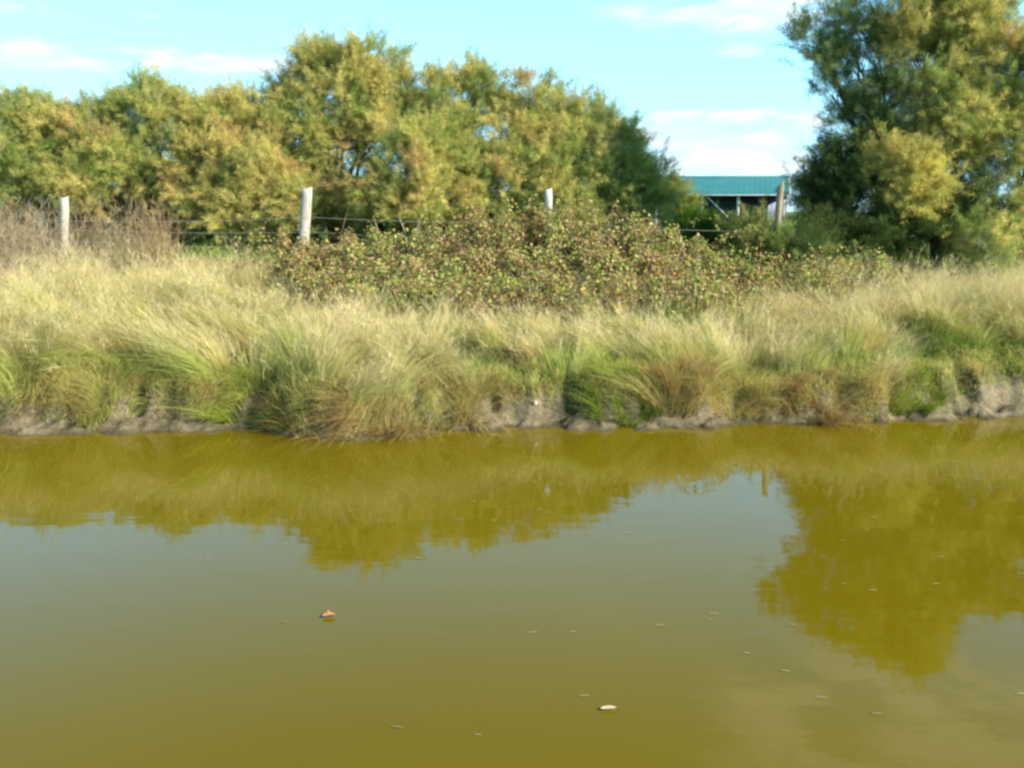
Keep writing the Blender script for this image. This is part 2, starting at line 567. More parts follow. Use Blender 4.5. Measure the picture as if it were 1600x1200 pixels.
def feather_tree(name, label, blobs, base_px, pal, trunk_r=0.07, density=1.0, group='feathery tamarisk trees', cat='tree', bare=0, limbs=True, fill=1.0, droop=0.0):
    """blobs: (px, py, half width px, half height px, depth m[, density]) of the crown's masses; base_px: (px, depth) of the trunk foot."""
    by = 13.0 + (base_px[1] - 13.0) * DEPTH_K
    bx = at(base_px[0], 330, by)[0]
    foot = np.array([bx, by, float(terrain(bx, by)) - 0.03])
    root = empty(name, foot)
    tag(root, label, cat, group)
    paths, rad, masses = [], [], []
    FV, FF, FC = [], [], []; off = 0
    fork = foot + np.array([rng.normal(0, .1), rng.normal(0, .1), 0.30 + rng.uniform(0, .2)])
    paths.append(curve(foot, fork, 0, 4, 0.02)); rad.append(np.linspace(trunk_r * 1.25, trunk_r, 4))
    for bl in blobs:
        px, py, rx, ry, Y = bl[:5]
        if px < 1045 and py < 260:
            py += 17                      # the plumes stand this far above the masses' measured tops
        Y = 13.0 + (Y - 13.0) * DEPTH_K
        dk = density * (bl[5] if len(bl) > 5 else 1.0)
        c = at(px, py, Y)
        k = Y / F_PX
        rx, rz = rx * k, ry * k
        masses.append((c, rx, rz))
        rdep = min(max((rx + rz) * 0.5, 0.3), 0.95)
        # the limb that carries this mass
        start = fork + rng.normal(0, .03, 3)
        limb = curve(start, c, 0.12 * np.linalg.norm(c - fork), 8, 0.035)
        paths.append(limb); rad.append(np.linspace(trunk_r * 0.5, 0.012, 8))
        area = rx * rz * math.pi
        ncl = max(5, int(area * 30.0 * dk))
        u = unit(rng.normal(0, 1, (ncl, 3)) + np.array([0, -0.35, 0.15]))
        rr = rng.uniform(0.45, 1.0, ncl) ** 0.6
        cc = c + u * np.array([rx, rdep, rz]) * rr[:, None]
        gz = terrain(cc[:, 0], cc[:, 1]) + 0.12
        cc[:, 2] = np.maximum(cc[:, 2], gz)
        cl_col = pick(pal, ncl, 0.16) * 0.78 + 0.22 * (np.array([p[1] for p in pal]) * np.array([[p[0]] for p in pal])).sum(0) / sum(p[0] for p in pal)
        for q in range(ncl):
            p0 = limb[rng.integers(4, 8)]
            br = curve(p0, cc[q], 0.05, 5, 0.02)
            paths.append(br); rad.append(np.linspace(0.011, 0.003, 5))
            # plumes fanned about this twig
            npl = int(rng.integers(10, 17) * fill)
            out = u[q] * 0.75 + np.array([0, 0, 0.55 - droop])
            dv = unit(out + rng.normal(0, 0.55, (npl, 3)))
            Lp = rng.uniform(0.20, 0.46, npl)
            st = cc[q] + rng.normal(0, 0.10, (npl, 3))
            nb = 84
            s = np.tile(np.linspace(0.02, 1, nb), npl) + rng.uniform(-.02, .02, nb * npl)
            dirr = np.repeat(dv, nb, 0); LL = np.repeat(Lp, nb)
            pb = np.repeat(st, nb, 0) + dirr * (LL * s)[:, None] + rng.normal(0, .022, (nb * npl, 3))
            pb[:, 2] -= (s ** 2) * LL * 0.16
            bd = unit(dirr * 0.7 + rng.normal(0, 0.62, (nb * npl, 3)))
            bl_ = rng.uniform(0.06, 0.14, nb * npl) * (1.15 - 0.6 * s)
            wd = rng.uniform(0.0042, 0.0085, nb * npl)
            sd = unit(np.cross(bd, rng.normal(0, 1, (nb * npl, 3))))
            A = pb - sd * wd[:, None] * 0.5; B = pb + sd * wd[:, None] * 0.5; T = pb + bd * bl_[:, None]
            FV.append(np.stack([A, B, T], 1).reshape(-1, 3))
            n = nb * npl
            FF.append(np.arange(n * 3).reshape(n, 3) + off); off += n * 3
            pc = np.repeat(np.clip(cl_col[q] * (1 + rng.normal(0, .14, (npl, 1))), 0.01, 1), nb, 0)
            FC.append(np.repeat(pc, 3, 0))
    for _ in range(bare):                     # leafless grey twigs standing out of the crown
        c, hw, hh_ = masses[rng.integers(0, min(2, len(masses)))]
        e = c + np.array([rng.uniform(-1.0, 1.0) * hw, -0.45, rng.uniform(.7, 1.35) * hh_])
        paths.append(curve(c, e, 0.03, 6, 0.02)); rad.append(np.linspace(0.012, 0.003, 6))
    v, f = tubes(paths, rad, 5)
    mesh('trunk', v - foot, f, None, M_BARK if not bare else M_GREYBARK, root, smooth=True)
    fv = np.concatenate(FV) - foot
    mesh('crown', fv, np.concatenate(FF), np.concatenate(FC), M_LEAF, root)
    return root


TREES = [
    dict(name='tamarisk_tree', label='olive tamarisk tree cut off by the left edge of the picture', base_px=(20, 19.5), pal=PAL_GREEN,
         blobs=[(-60, 215, 80, 75, 20), (35, 205, 70, 60, 19.6), (-10, 280, 90, 60, 19), (-70, 330, 60, 45, 18.6)]),
    dict(name='tamarisk_tree', label='low yellow green tamarisk tree behind the leftmost pale fence post', base_px=(140, 19.5), pal=PAL_MIX,
         blobs=[(120, 215, 70, 55, 19.6), (95, 180, 35, 28, 19.8), (165, 175, 40, 26, 19.8), (140, 285, 70, 42, 18.8), (180, 240, 40, 40, 19)]),
    dict(name='tamarisk_tree', label='green tamarisk tree with one upright spike above the dried weed clump', base_px=(265, 19.8), pal=PAL_GREEN,
         blobs=[(240, 185, 65, 50, 20), (222, 138, 24, 26, 20), (265, 245, 65, 50, 19.6), (290, 170, 40, 30, 20)]),
    dict(name='tamarisk_tree', label='rusty topped tamarisk tree just left of the tallest tree of the hedge', base_px=(370, 19.6), pal=PAL_GOLD,
         blobs=[(365, 195, 65, 48, 19.8), (330, 165, 35, 26, 20), (400, 160, 38, 34, 20), (345, 262, 65, 50, 19), (410, 250, 50, 50, 19), (330, 320, 60, 36, 19)]),
    dict(name='tamarisk_tree', label='tallest tamarisk of the hedge, golden, with dark trunks and sky holes', base_px=(520, 19.8), pal=PAL_MIX, trunk_r=0.1,
         blobs=[(560, 92, 62, 44, 20), (498, 105, 42, 40, 20), (600, 135, 40, 45, 20), (455, 140, 36, 30, 20), (535, 150, 75, 38, 19.6), (470, 195, 52, 48, 19.2),
                (590, 195, 50, 34, 19.6), (520, 215, 45, 34, 19.4), (500, 300, 50, 36, 19.6), (550, 325, 60, 34, 20)]),
    dict(name='tamarisk_tree', label='golden tamarisk foliage mass hanging beside the tall leaning post', base_px=(425, 18.2), pal=PAL_GOLD, trunk_r=0.05,
         blobs=[(410, 300, 60, 42, 18.2), (455, 330, 45, 36, 18), (380, 340, 50, 26, 18), (350, 300, 35, 30, 18.4)]),
    dict(name='tamarisk_tree', label='rounded tamarisk bush behind the wire right of the tall leaning post', base_px=(640, 17.6), pal=PAL_MIX, trunk_r=0.05,
         blobs=[(640, 265, 52, 60, 17.7), (575, 300, 42, 32, 17.8), (680, 310, 42, 42, 17.4), (620, 325, 60, 28, 17.4), (665, 225, 40, 35, 18)]),
    dict(name='tamarisk_tree', label='twin spired tamarisk tree right of the sky gap beside the tallest tree', base_px=(715, 19.8), pal=PAL_GREEN,
         blobs=[(700, 150, 55, 44, 20), (752, 128, 38, 36, 20), (655, 175, 38, 38, 20), (715, 215, 75, 48, 19.4), (770, 300, 60, 50, 18.6), (720, 290, 50, 40, 19)]),
    dict(name='tamarisk_tree', label='tamarisk tree with bare grey twigs in its top behind the white post', base_px=(830, 19.6), pal=PAL_MIX, bare=26,
         blobs=[(828, 160, 48, 48, 20, .7), (800, 205, 55, 45, 19.6), (860, 215, 55, 50, 19.4), (830, 275, 70, 48, 18.8), (860, 310, 55, 36, 18.4)]),
    dict(name='tamarisk_tree', label='green tamarisk tree between the twiggy tree and the dark hedge end', base_px=(910, 19.6), pal=PAL_GREEN,
         blobs=[(900, 195, 45, 44, 19.8), (940, 190, 28, 36, 19.8), (905, 260, 60, 48, 19), (900, 318, 60, 30, 18.6)]),
    dict(name='tamarisk_tree', label='dark sloping tamarisk tree at the hedge end beside the teal roof', base_px=(975, 19.6), pal=[(3, OLIVE), (3, GREEN), (.6, DARK), (1.4, GOLD)],
         blobs=[(955, 222, 36, 46, 19.8), (985, 258, 34, 32, 19.6), (960, 285, 50, 34, 19), (1012, 285, 28, 20, 19.4), (985, 318, 55, 22, 19.0), (1030, 305, 20, 16, 19.4)]),
    # the right-hand group
    dict(name='tamarisk_tree', label='tallest tree, reaching out of the picture top at the right', base_px=(1470, 16.4), pal=PAL_MIX, trunk_r=0.13,
         blobs=[(1430, 10, 75, 52, 16.4), (1500, -30, 70, 45, 16.4), (1510, 30, 70, 45, 16.4), (1440, 110, 70, 50, 16.2), (1530, 90, 55, 60, 16.2, .8),
                (1500, 190, 70, 55, 15.8), (1470, 250, 62, 44, 16)]),
    dict(name='tamarisk_tree', label='airy left half of the tallest tree, its shade put into darker leaves, above the bright yellow bush', base_px=(1400, 16.6), trunk_r=0.07,
         pal=[(3, DARK), (3, GREYG), (2, GREEN), (1, OLIVE)],  # shaded half of the tallest tree, built apart with darker leaf colours
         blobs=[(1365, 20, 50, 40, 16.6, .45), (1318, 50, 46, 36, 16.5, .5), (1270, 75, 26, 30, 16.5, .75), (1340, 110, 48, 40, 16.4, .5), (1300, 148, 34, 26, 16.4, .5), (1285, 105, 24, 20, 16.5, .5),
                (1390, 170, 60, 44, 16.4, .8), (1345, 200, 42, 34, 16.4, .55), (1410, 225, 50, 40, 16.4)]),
    dict(name='tamarisk_tree', label='tamarisk tree cut off by the right edge of the picture', base_px=(1600, 15.8), pal=PAL_GREEN, trunk_r=0.08,
         blobs=[(1580, 130, 48, 60, 15.8), (1640, 120, 70, 80, 16), (1590, 230, 60, 60, 15.6), (1680, 240, 70, 80, 15.6), (1570, 320, 55, 45, 15.4), (1650, 340, 60, 45, 15.2)]),
    dict(name='tamarisk_tree', label='tamarisk bush beside the barn gable, shade put into its dark leaves', base_px=(1305, 15.8), pal=PAL_SHADE, trunk_r=0.05,
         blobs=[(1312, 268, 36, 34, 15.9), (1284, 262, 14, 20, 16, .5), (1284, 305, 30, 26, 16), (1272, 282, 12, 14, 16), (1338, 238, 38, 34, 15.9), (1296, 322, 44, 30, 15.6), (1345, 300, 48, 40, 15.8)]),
    dict(name='tamarisk_tree', label='bright yellow tamarisk bush glowing in front of the darker right hand trees', base_px=(1410, 14.9), pal=PAL_YEL, trunk_r=0.045,
         blobs=[(1400, 265, 46, 32, 14.9), (1440, 285, 38, 36, 14.9), (1370, 275, 26, 28, 15), (1415, 315, 34, 26, 14.8)]),
    dict(name='tamarisk_tree', label='tamarisk bush under the bright yellow bush, shade put into its dark leaves', base_px=(1370, 15), pal=PAL_SHADE, trunk_r=0.045,
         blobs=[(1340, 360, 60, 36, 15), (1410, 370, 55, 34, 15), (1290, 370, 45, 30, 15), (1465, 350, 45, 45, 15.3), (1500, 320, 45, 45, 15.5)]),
    dict(name='tamarisk_tree', label='small green tamarisk clump low at the right above the grass', base_px=(1530, 14.4), pal=PAL_GREEN, trunk_r=0.035,
         blobs=[(1528, 380, 34, 32, 14.4), (1500, 400, 30, 20, 14.4), (1570, 395, 40, 24, 14.6)]),
    dict(name='tamarisk_tree', label='small olive tamarisk clump around the foot of the brown post', base_px=(1205, 13.0), pal=[(4, (0.07, 0.11, 0.035)), (1, GREEN), (.5, GOLD)], trunk_r=0.012, density=1.0,
         blobs=[(1180, 368, 12, 10, 13.9, .5), (1262, 372, 22, 14, 14.2, .6), (1205, 402, 30, 12, 12.9, .6), (1185, 392, 22, 12, 13.4, .5), (1250, 402, 34, 14, 13.0, .6), (1228, 388, 16, 10, 12.9, .6)]),
]
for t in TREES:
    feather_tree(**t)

feather_tree('broom_bush', 'dark green bush in the gap below the teal roof', [(1085, 368, 45, 22, 23), (1130, 372, 42, 18, 23.5), (1168, 376, 34, 16, 23), (1060, 372, 50, 20, 22), (1120, 388, 70, 22, 20)],
             (1115, 23), [(5, (0.06, 0.13, 0.022)), (2, (0.09, 0.17, 0.02))], 0.03, 1.1, 'bushes in front of the barn', 'bush')
feather_tree('broom_bush', 'orange tinted bush at the left end of the teal roof', [(1052, 305, 20, 10, 24), (1040, 314, 22, 12, 24), (1074, 326, 18, 9, 24)],
             (1052, 24), [(1, (0.46, 0.33, 0.08)), (3, (0.40, 0.37, 0.08)), (3, GREEN)], 0.03, 1.4, 'bushes in front of the barn', 'bush')

for lab, bl, bp in (('bush added as dark shade behind the leftmost post', [(30, 340, 70, 30, 20.6), (110, 350, 60, 26, 20.6), (70, 310, 50, 30, 20.8)], (70, 20.6)),
                    ('bush added as dark shade behind the tall dead weed clump', [(225, 310, 55, 40, 20.8), (200, 345, 60, 30, 20.4), (270, 345, 50, 28, 20.4)], (230, 20.6)),
                    ('bush added as dark shade left of the tall leaning post', [(340, 352, 60, 26, 20.4), (420, 355, 60, 26, 20.4), (385, 320, 50, 30, 20.8)], (380, 20.5)),
                    ('bush added as dark shade right of the tall leaning post', [(510, 352, 60, 26, 20.4), (590, 355, 60, 26, 20.6), (560, 320, 50, 26, 21)], (550, 20.6)),
                    ('bush added as dark shade left of the white post', [(680, 350, 70, 30, 20.6), (770, 350, 60, 30, 20.6), (830, 345, 60, 30, 20.6), (900, 345, 60, 30, 20.6)], (760, 20.6))):
    feather_tree('shade_fill_bush', lab, bl, bp, [(2, (0.07, 0.12, 0.04)), (2, (0.045, 0.085, 0.03)), (.4, GREEN)], 0.03, 0.9, 'dark bushes added as shade under the tamarisks', 'bush', fill=1.1)  # added for the hedge's dark underside, shade put into their leaf colours

# ------------------------------------------------------------------ grass
BLOND = (0.72, 0.63, 0.345)
STRAW = (0.59, 0.54, 0.21)
PALEG = (0.47, 0.52, 0.15)
GRASSG = (0.22, 0.31, 0.05)
TAN = (0.50, 0.36, 0.13)


def tuft_field(n, xr, depth, keep):
    x = rng.uniform(xr[0], xr[1], n)
    d = rng.uniform(depth[0], depth[1], n)
    y = shore(x) + d
    k = rng.random(n) < keep(x, y, d)
    return x[k], y[k], d[k]


def grass_mass(tx, ty, per, hmin, hmax, spread, pal_base, pal_tip, width, lean=0.35, jit=0.2, hscale=None, fall=None, levels=4):
    n = len(tx)
    N = n * per
    cx = np.repeat(tx, per); cyy = np.repeat(ty, per)
    r = np.abs(rng.normal(0, spread, N)); a = rng.uniform(0, 2 * math.pi, N)
    ox, oy = r * np.cos(a), r * np.sin(a)
    x, y = cx + ox, cyy + oy
    z = terrain(x, y) - 0.01
    h = np.repeat(rng.uniform(hmin, hmax, n), per) * rng.uniform(0.55, 1.12, N)
    if hscale is not None:
        h *= hscale(x, y)
    la = vnoise(tx * 0.55, ty * 0.8, 71) * 2 * math.pi * 1.5
    lv = np.stack([np.cos(la), np.sin(la) * 0.7 - 0.15], 1) * lean
    lv = lv + rng.normal(0, lean * 0.35, (n, 2))
    lv = np.repeat(lv, per, 0)
    dirr = unit(np.stack([ox / spread * 0.16 + rng.normal(0, .10, N), oy / spread * 0.16 + rng.normal(0, .10, N), np.ones(N)], 1))
    bend = np.stack([lv[:, 0] * h + rng.normal(0, .05, N), lv[:, 1] * h + rng.normal(0, .05, N), -0.28 * h * (np.abs(lv).sum(1)) - 0.06 * h], 1)
    if fall is not None:
        fl = fall(x, y) * rng.uniform(0.4, 1.2, N)
        bend[:, 1] -= fl * h * 0.9; bend[:, 2] -= fl * h * 0.85
    cb = np.repeat(pick(pal_base, n, jit), per, 0) * (1 + rng.normal(0, .12, (N, 1)))
    ct = np.repeat(pick(pal_tip, n, jit), per, 0) * (1 + rng.normal(0, .12, (N, 1)))
    w = rng.uniform(0.7, 1.3, N) * width
    return blades(np.stack([x, y, z], 1), dirr, h, w, bend, np.clip(cb, .01, 1), np.clip(ct, .01, 1), levels)


def join(parts):
    V, F, C, o = [], [], [], 0
    for v, f, c in parts:
        V.append(v); F.append(f + o); C.append(c); o += len(v)
    return np.concatenate(V), np.concatenate(F), np.concatenate(C)


BR_X = (at(440, 400, 12)[0], at(1190, 400, 12)[0])


def in_bramble(x, y):
    """bramble footprint on the bank"""
    w = sstep(BR_X[0] - 0.1, BR_X[0] + 0.5, x) * (1 - sstep(BR_X[1] - 0.6, BR_X[1] + 0.2, x))
    front = 10.35 + 0.5 * fbm(x * 0.9, x * 0 + 4, 91)
    return w * sstep(front - 0.25, front + 0.2, y)


def greenness(x, y):
    d = y - shore(x)
    g1 = sstep(0.45, 0.75, fbm(x * 0.55 + 3, y * 0.9, 41))
    right = sstep(-1, 6, x)
    low = 1 - sstep(0.5, 1.4, d)
    return np.clip(g1 * 0.55 + right * 0.25 + low * 0.30, 0, 1)


def panicles(x, y, z, h, dirr, bend, c, hairs):
    """loose seed heads: fine hairs round the top of each stem"""
    n = len(x); N = n * hairs
    base = np.stack([x, y, z], 1)
    k = np.repeat(np.arange(n), hairs)
    s = rng.uniform(0.62, 1.0, N)
    pb = base[k] + dirr[k] * (h[k] * s)[:, None] + bend[k] * (s ** 2)[:, None]
    td = unit(dirr[k] * 0.9 + bend[k] * 1.2 + rng.normal(0, .5, (N, 3)))
    return blades(pb, td, rng.uniform(.04, .11, N), np.full(N, .0034), rng.normal(0, .012, (N, 3)), c[k], c[k] * 1.05, 3)


def tussock_sward(n, xr, per):
    """the bank's long grass: many crowded tussocks, each with a lean, a height and a tone of its own"""
    x = rng.uniform(xr[0], xr[1], n); d = rng.uniform(0.0, 1.0, n) ** 1.1 * 5.4 + 0.22
    y = shore(x) + run_w(x) * .95 + d - .08
    keep = (1 - sstep(.3, .6, hollow(x, y))) * (1 - in_bramble(x, y))
    k = rng.random(n) < keep
    x, y, d = x[k], y[k], d[k]
    n = len(x)
    rad = rng.uniform(.12, .30, n)
    nearb = sstep(8.7, 9.8, y) * sstep(BR_X[0] - .6, BR_X[0], x) * (1 - sstep(BR_X[1], BR_X[1] + .6, x))
    hgt = rng.uniform(.32, .70, n) * (.75 + .5 * fbm(x * .8, y * .8, 63)) * (1 - .5 * nearb) * (1 - .25 * sstep(2.0, 4.2, d)) * (.9 + .1 * sstep(.4, 1.1, d))
    la = vnoise(x * 0.6, y * 0.9, 71) * 2 * math.pi * 1.6
    lean = np.stack([np.cos(la) * .55, np.sin(la) * .35 - .22], 1) + rng.normal(0, .22, (n, 2))
    g_ = rng.random(n) < greenness(x, y)
    cb = np.where(g_[:, None], pick([(1, GRASSG), (3, PALEG)], n, .2), pick([(2, STRAW), (2.5, PALEG), (.7, TAN)], n, .2))
    ct = np.where(g_[:, None], pick([(3, STRAW), (4, PALEG), (1.5, BLOND)], n, .15), pick([(6, BLOND), (2, STRAW), (.6, TAN)], n, .15))
    k = np.repeat(np.arange(n), per); N = n * per
    a = rng.uniform(0, 2 * math.pi, N); q_ = np.abs(rng.normal(0, .55, N)); q_ = np.minimum(q_, 1.6)
    ox = np.cos(a) * q_ * rad[k]; oy = np.sin(a) * q_ * rad[k]
    px_, py_ = x[k] + ox, y[k] + oy
    z = terrain(px_, py_) - .01
    h = hgt[k] * rng.uniform(.5, 1.15, N) * (1 - .22 * np.minimum(q_, 1.4) ** 2)
    dirr = unit(np.stack([np.cos(a) * q_ * .34 + rng.normal(0, .13, N), np.sin(a) * q_ * .34 + rng.normal(0, .13, N), np.ones(N)], 1))
    bend = np.stack([(lean[k, 0] + np.cos(a) * q_ * .25) * h, (lean[k, 1] + np.sin(a) * q_ * .25) * h, -(.14 + .30 * np.hypot(lean[k, 0], lean[k, 1])) * h * rng.uniform(.5, 1.5, N)], 1)
    bend += rng.normal(0, .03, (N, 3))
    B = np.clip(cb[k] * (1 + rng.normal(0, .14, (N, 1))), .01, .95); T = np.clip(ct[k] * (1 + rng.normal(0, .12, (N, 1))), .01, .95)
    out = [blades(np.stack([px_, py_, z], 1), dirr, h, rng.uniform(.003, .0056, N), bend, B, T, 4)]
    # flowering stems with loose heads
    m = rng.random(N) < .035
    hb = h[m] * rng.uniform(1.15, 1.5, m.sum())
    hc = pick([(4, BLOND), (2, (0.68, 0.56, 0.36)), (1, STRAW), (1, (0.54, 0.43, 0.27))], int(m.sum()), .12)
    out.append(blades(np.stack([px_, py_, z], 1)[m], dirr[m], hb, np.full(m.sum(), .003), bend[m] * .9, hc * .85, hc, 4))
    out.append(panicles(px_[m], py_[m], z[m], hb, dirr[m], bend[m] * .9, hc, 12))
    return out


def dry_grass():
    parts = tussock_sward(1600, (-7.8, 7.8), 300)
    v, f, c = join(parts)
    tag(mesh('dry_grass', v, f, c, M_GRASS), 'long blond dry grass covering the canal bank', 'grass', kind='stuff')


dry_grass()


def green_grass():
    parts = []
    n = 1500
    x = rng.uniform(BR_X[0] - .2, BR_X[1] + .6, n); y = rng.uniform(10.2, 12.6, n)
    parts.append(grass_mass(x, y, 5, 0.35, 0.72, 0.08, [(2, STRAW), (1, PALEG)], [(3, BLOND), (1, (0.5, 0.38, 0.2)), (1, STRAW)], 0.0042, 0.4, 0.2))
    x, y, d = tuft_field(5200, (-7.6, 7.6), (0.45, 5.6), lambda x, y, d: 0.35 + 0.65 * hollow(x, y))
    parts.append(grass_mass(x, y, 20, 0.10, 0.22, 0.10, [(2, GRASSG), (1, (0.07, 0.13, 0.02))], [(2, GRASSG), (1, PALEG)], 0.006, 0.3, 0.2, levels=3))
    # meadow behind the fence
    n = 9000
    x = rng.uniform(-13, 13, n); y = rng.uniform(13.4, 19, n)
    parts.append(grass_mass(x, y, 12, 0.2, 0.42, 0.12, [(2, (0.10, 0.20, 0.03))], [(3, (0.15, 0.26, 0.05)), (1, PALEG)], 0.009, 0.3, 0.2, levels=3))
    v, f, c = join(parts)
    tag(mesh('green_grass', v, f, c, M_GRASS), 'short green grass in the hollows and behind the fence', 'grass', kind='stuff')


green_grass()


def bank_edge_grass():
    """tangled tan grass and roots hanging over the broken mud edge"""
    parts = []
    n = 3200
    x = rng.uniform(-6.4, 6.4, n); y = shore(x) + run_w(x) + rng.uniform(.05, .55, n)
    k = rng.random(n) < (1 - .6 * sstep(.25, .42, run_w(x))) * (0.30 + 0.70 * sstep(0.40, 0.60, fbm(x * 1.7, x * 0 + .5, 77)))
    x, y = x[k], y[k]
    parts.append(grass_mass(x, y, 30, 0.16, 0.36, 0.07, [(2, TAN), (2, STRAW), (2, PALEG)], [(1.5, TAN), (3, STRAW), (2, PALEG), (.5, (0.24, 0.15, 0.06))], 0.0042, 0.6, 0.28,
                            fall=lambda x, y: 0.75 + 0 * x))
    v, f, c = join(parts)
    tag(mesh('hanging_grass', v, f, c, M_GRASS), 'tan withered grass hanging over the muddy bank edge', 'grass', kind='stuff')


bank_edge_grass()


def tussock(px, py, r, h, per, label, pb, pt, lean=(0, -0.4), fall=0.6, name='grass_tussock'):
    d = ray(px, py)
    for t in np.linspace(7, 14, 500):
        p = np.array([0, 0, CAM_H]) + d * t
        if p[2] < terrain(p[0], p[1]) + h * 0.35:
            break
    bx, by = p[0], p[1]
    bz = float(terrain(bx, by))
    ns = 26
    sa = rng.uniform(0, 2 * math.pi, ns); sr = r * np.sqrt(rng.random(ns))
    m_ = max(20, int(per * 0.8) // ns)
    n = ns * m_
    k = np.repeat(np.arange(ns), m_)
    sl_ = rng.normal(0, .38, (ns, 2))
    sh = rng.uniform(.55, 1.15, ns); sf = rng.uniform(.35, 1.5, ns)
    a = rng.uniform(0, 2 * math.pi, n)
    q_ = np.abs(rng.normal(0, .055, n))
    ox = sr[k] * np.cos(sa[k]) + q_ * np.cos(a); oy = sr[k] * np.sin(sa[k]) * .8 + q_ * np.sin(a)
    x, y = bx + ox, by + oy
    z = terrain(x, y) - 0.01
    hh = h * sh[k] * rng.uniform(0.45, 1.1, n)
    dirr = unit(np.stack([ox / r * 0.35 + rng.normal(0, .2, n), oy / r * 0.35 + rng.normal(0, .2, n), np.ones(n)], 1))
    bend = np.stack([(lean[0] + sl_[k, 0] + ox / r * .4) * hh, (lean[1] + sl_[k, 1] + oy / r * .4) * hh, -fall * sf[k] * hh * rng.uniform(.5, 1.3, n)], 1)
    cb = pick(pb, ns, .3)[k] * (1 + rng.normal(0, .15, (n, 1))); ct = pick(pt, ns, .3)[k] * (1 + rng.normal(0, .15, (n, 1)))
    v, f, c = blades(np.stack([x, y, z], 1), dirr, hh, rng.uniform(.003, .006, n), bend, np.clip(cb, .01, 1), np.clip(ct, .01, 1), 5)
    o = mesh(name, v - np.array([bx, by, bz]), f, c, M_GRASS)
    o.location = (bx, by, bz)
    return tag(o, label, 'grass tussock', 'tussocks along the bank edge')


FRESH = [(2, (0.17, 0.23, 0.03)), (1, (0.26, 0.29, 0.05))]
FRESHT = [(3, (0.33, 0.43, 0.05)), (1, (0.44, 0.45, 0.10))]
BROWN = [(2, (0.32, 0.22, 0.085)), (1, (0.40, 0.30, 0.12))]
BROWNT = [(2, (0.50, 0.36, 0.14)), (2, (0.56, 0.44, 0.20)), (1, (0.36, 0.22, 0.08))]
tussock(590, 618, 0.30, 0.40, 2400, 'big tan tussock drooping into the water below the tall leaning post', BROWN, BROWNT, (-0.05, -0.5), 0.9)
tussock(700, 615, 0.28, 0.45, 1800, 'straw tussock sweeping right beside the big drooping tan one', BROWN, [(2, STRAW), (1, TAN)], (0.35, -0.6), 0.7)
tussock(375, 606, 0.22, 0.28, 1700, 'bright green tussock left of the dark cleft in the bank', FRESH, FRESHT, (-0.2, -0.4), 0.4)
tussock(470, 606, 0.26, 0.30, 1900, 'dark green tussock between the dark cleft and the drooping tan tussock', [(1, (0.10, 0.14, 0.03))], [(2, (0.19, 0.23, 0.05)), (1, TAN)], (0.1, -0.4), 0.5)
tussock(970, 600, 0.30, 0.34, 1900, 'bright green tussock below the dark hollow in the middle of the bank', FRESH, FRESHT, (-0.1, -0.3), 0.4)
tussock(1060, 575, 0.30, 0.50, 2200, 'rust tinted tussock right of the dark hollow', BROWN, [(2, TAN), (2, STRAW)], (0.1, -0.35), 0.4)
tussock(1290, 590, 0.32, 0.40, 2400, 'rust brown tussock arching over the mud at the right', BROWN, BROWNT, (0.35, -0.55), 0.75)
tussock(1420, 590, 0.30, 0.34, 1900, 'bright green tussock right of the arching rust brown one', FRESH, FRESHT, (0, -0.3), 0.4)
tussock(1140, 605, 0.26, 0.34, 1500, 'olive brown tussock low over the mud right of the middle', [(1, PALEG), (1, TAN)], BROWNT, (0, -0.6), 0.7)
tussock(150, 600, 0.30, 0.40, 1800, 'straw coloured tussock over the grey mud at the far left', [(1, PALEG), (1, TAN)], [(2, STRAW), (1, TAN)], (0.2, -0.5), 0.6)


# ------------------------------------------------------------------ dry weeds
def weed_stalks(x, y, hmin, hmax, twigs, palette, width=0.007):
    n = len(x)
    z = terrain(x, y) - 0.02
    h = rng.uniform(hmin, hmax, n)
    c = pick(palette, n, .25)
    dirr = unit(np.stack([rng.normal(0, .12, n), rng.normal(0, .12, n), np.ones(n)], 1))
    bend = np.stack([rng.normal(0, .08, n), rng.normal(0, .08, n), np.zeros(n)], 1)
    base = np.stack([x, y, z], 1)
    parts = [blades(base, dirr, h, np.full(n, width), bend, c * 0.9, c, 5)]
    N = n * twigs
    s = rng.uniform(0.35, 1.0, N)
    k = np.repeat(np.arange(n), twigs)
    pb = base[k] + dirr[k] * (h[k] * s)[:, None] + bend[k] * (s ** 2)[:, None]
    td = unit(np.stack([rng.normal(0, .7, N), rng.normal(0, .7, N), rng.uniform(.3, 1.2, N)], 1))
    parts.append(blades(pb, td, rng.uniform(.06, .20, N), np.full(N, width * 0.75), rng.normal(0, .02, (N, 3)), c[k], c[k] * 1.08, 3))
    return join(parts)


WEEDC = [(2, (0.36, 0.28, 0.18)), (2, (0.44, 0.34, 0.19)), (1, (0.26, 0.20, 0.14)), (2, (0.42, 0.37, 0.26))]
n = 1700
wx = rng.uniform(-8.6, at(190, 380, 12.5)[0], n); wy = rng.uniform(10.9, 14.2, n)
k = rng.random(n) < 1 - sstep(at(60, 380, 12.5)[0], at(200, 380, 12.5)[0], wx) * 0.8
wx, wy = wx[k], wy[k]
tall = (wx < at(78, 380, 12.5)[0]) | (wy > 13.5)
parts = [weed_stalks(wx[tall], wy[tall], 0.5, 1.15, 20, WEEDC, .007), weed_stalks(wx[~tall], wy[~tall], 0.28, 0.62, 18, WEEDC, .007)]
v, f, c = join(parts)
tag(mesh('dry_weeds', v, f, c, M_GRASS), 'grey brown dead weed stalks around the leftmost post', 'weeds', kind='stuff')


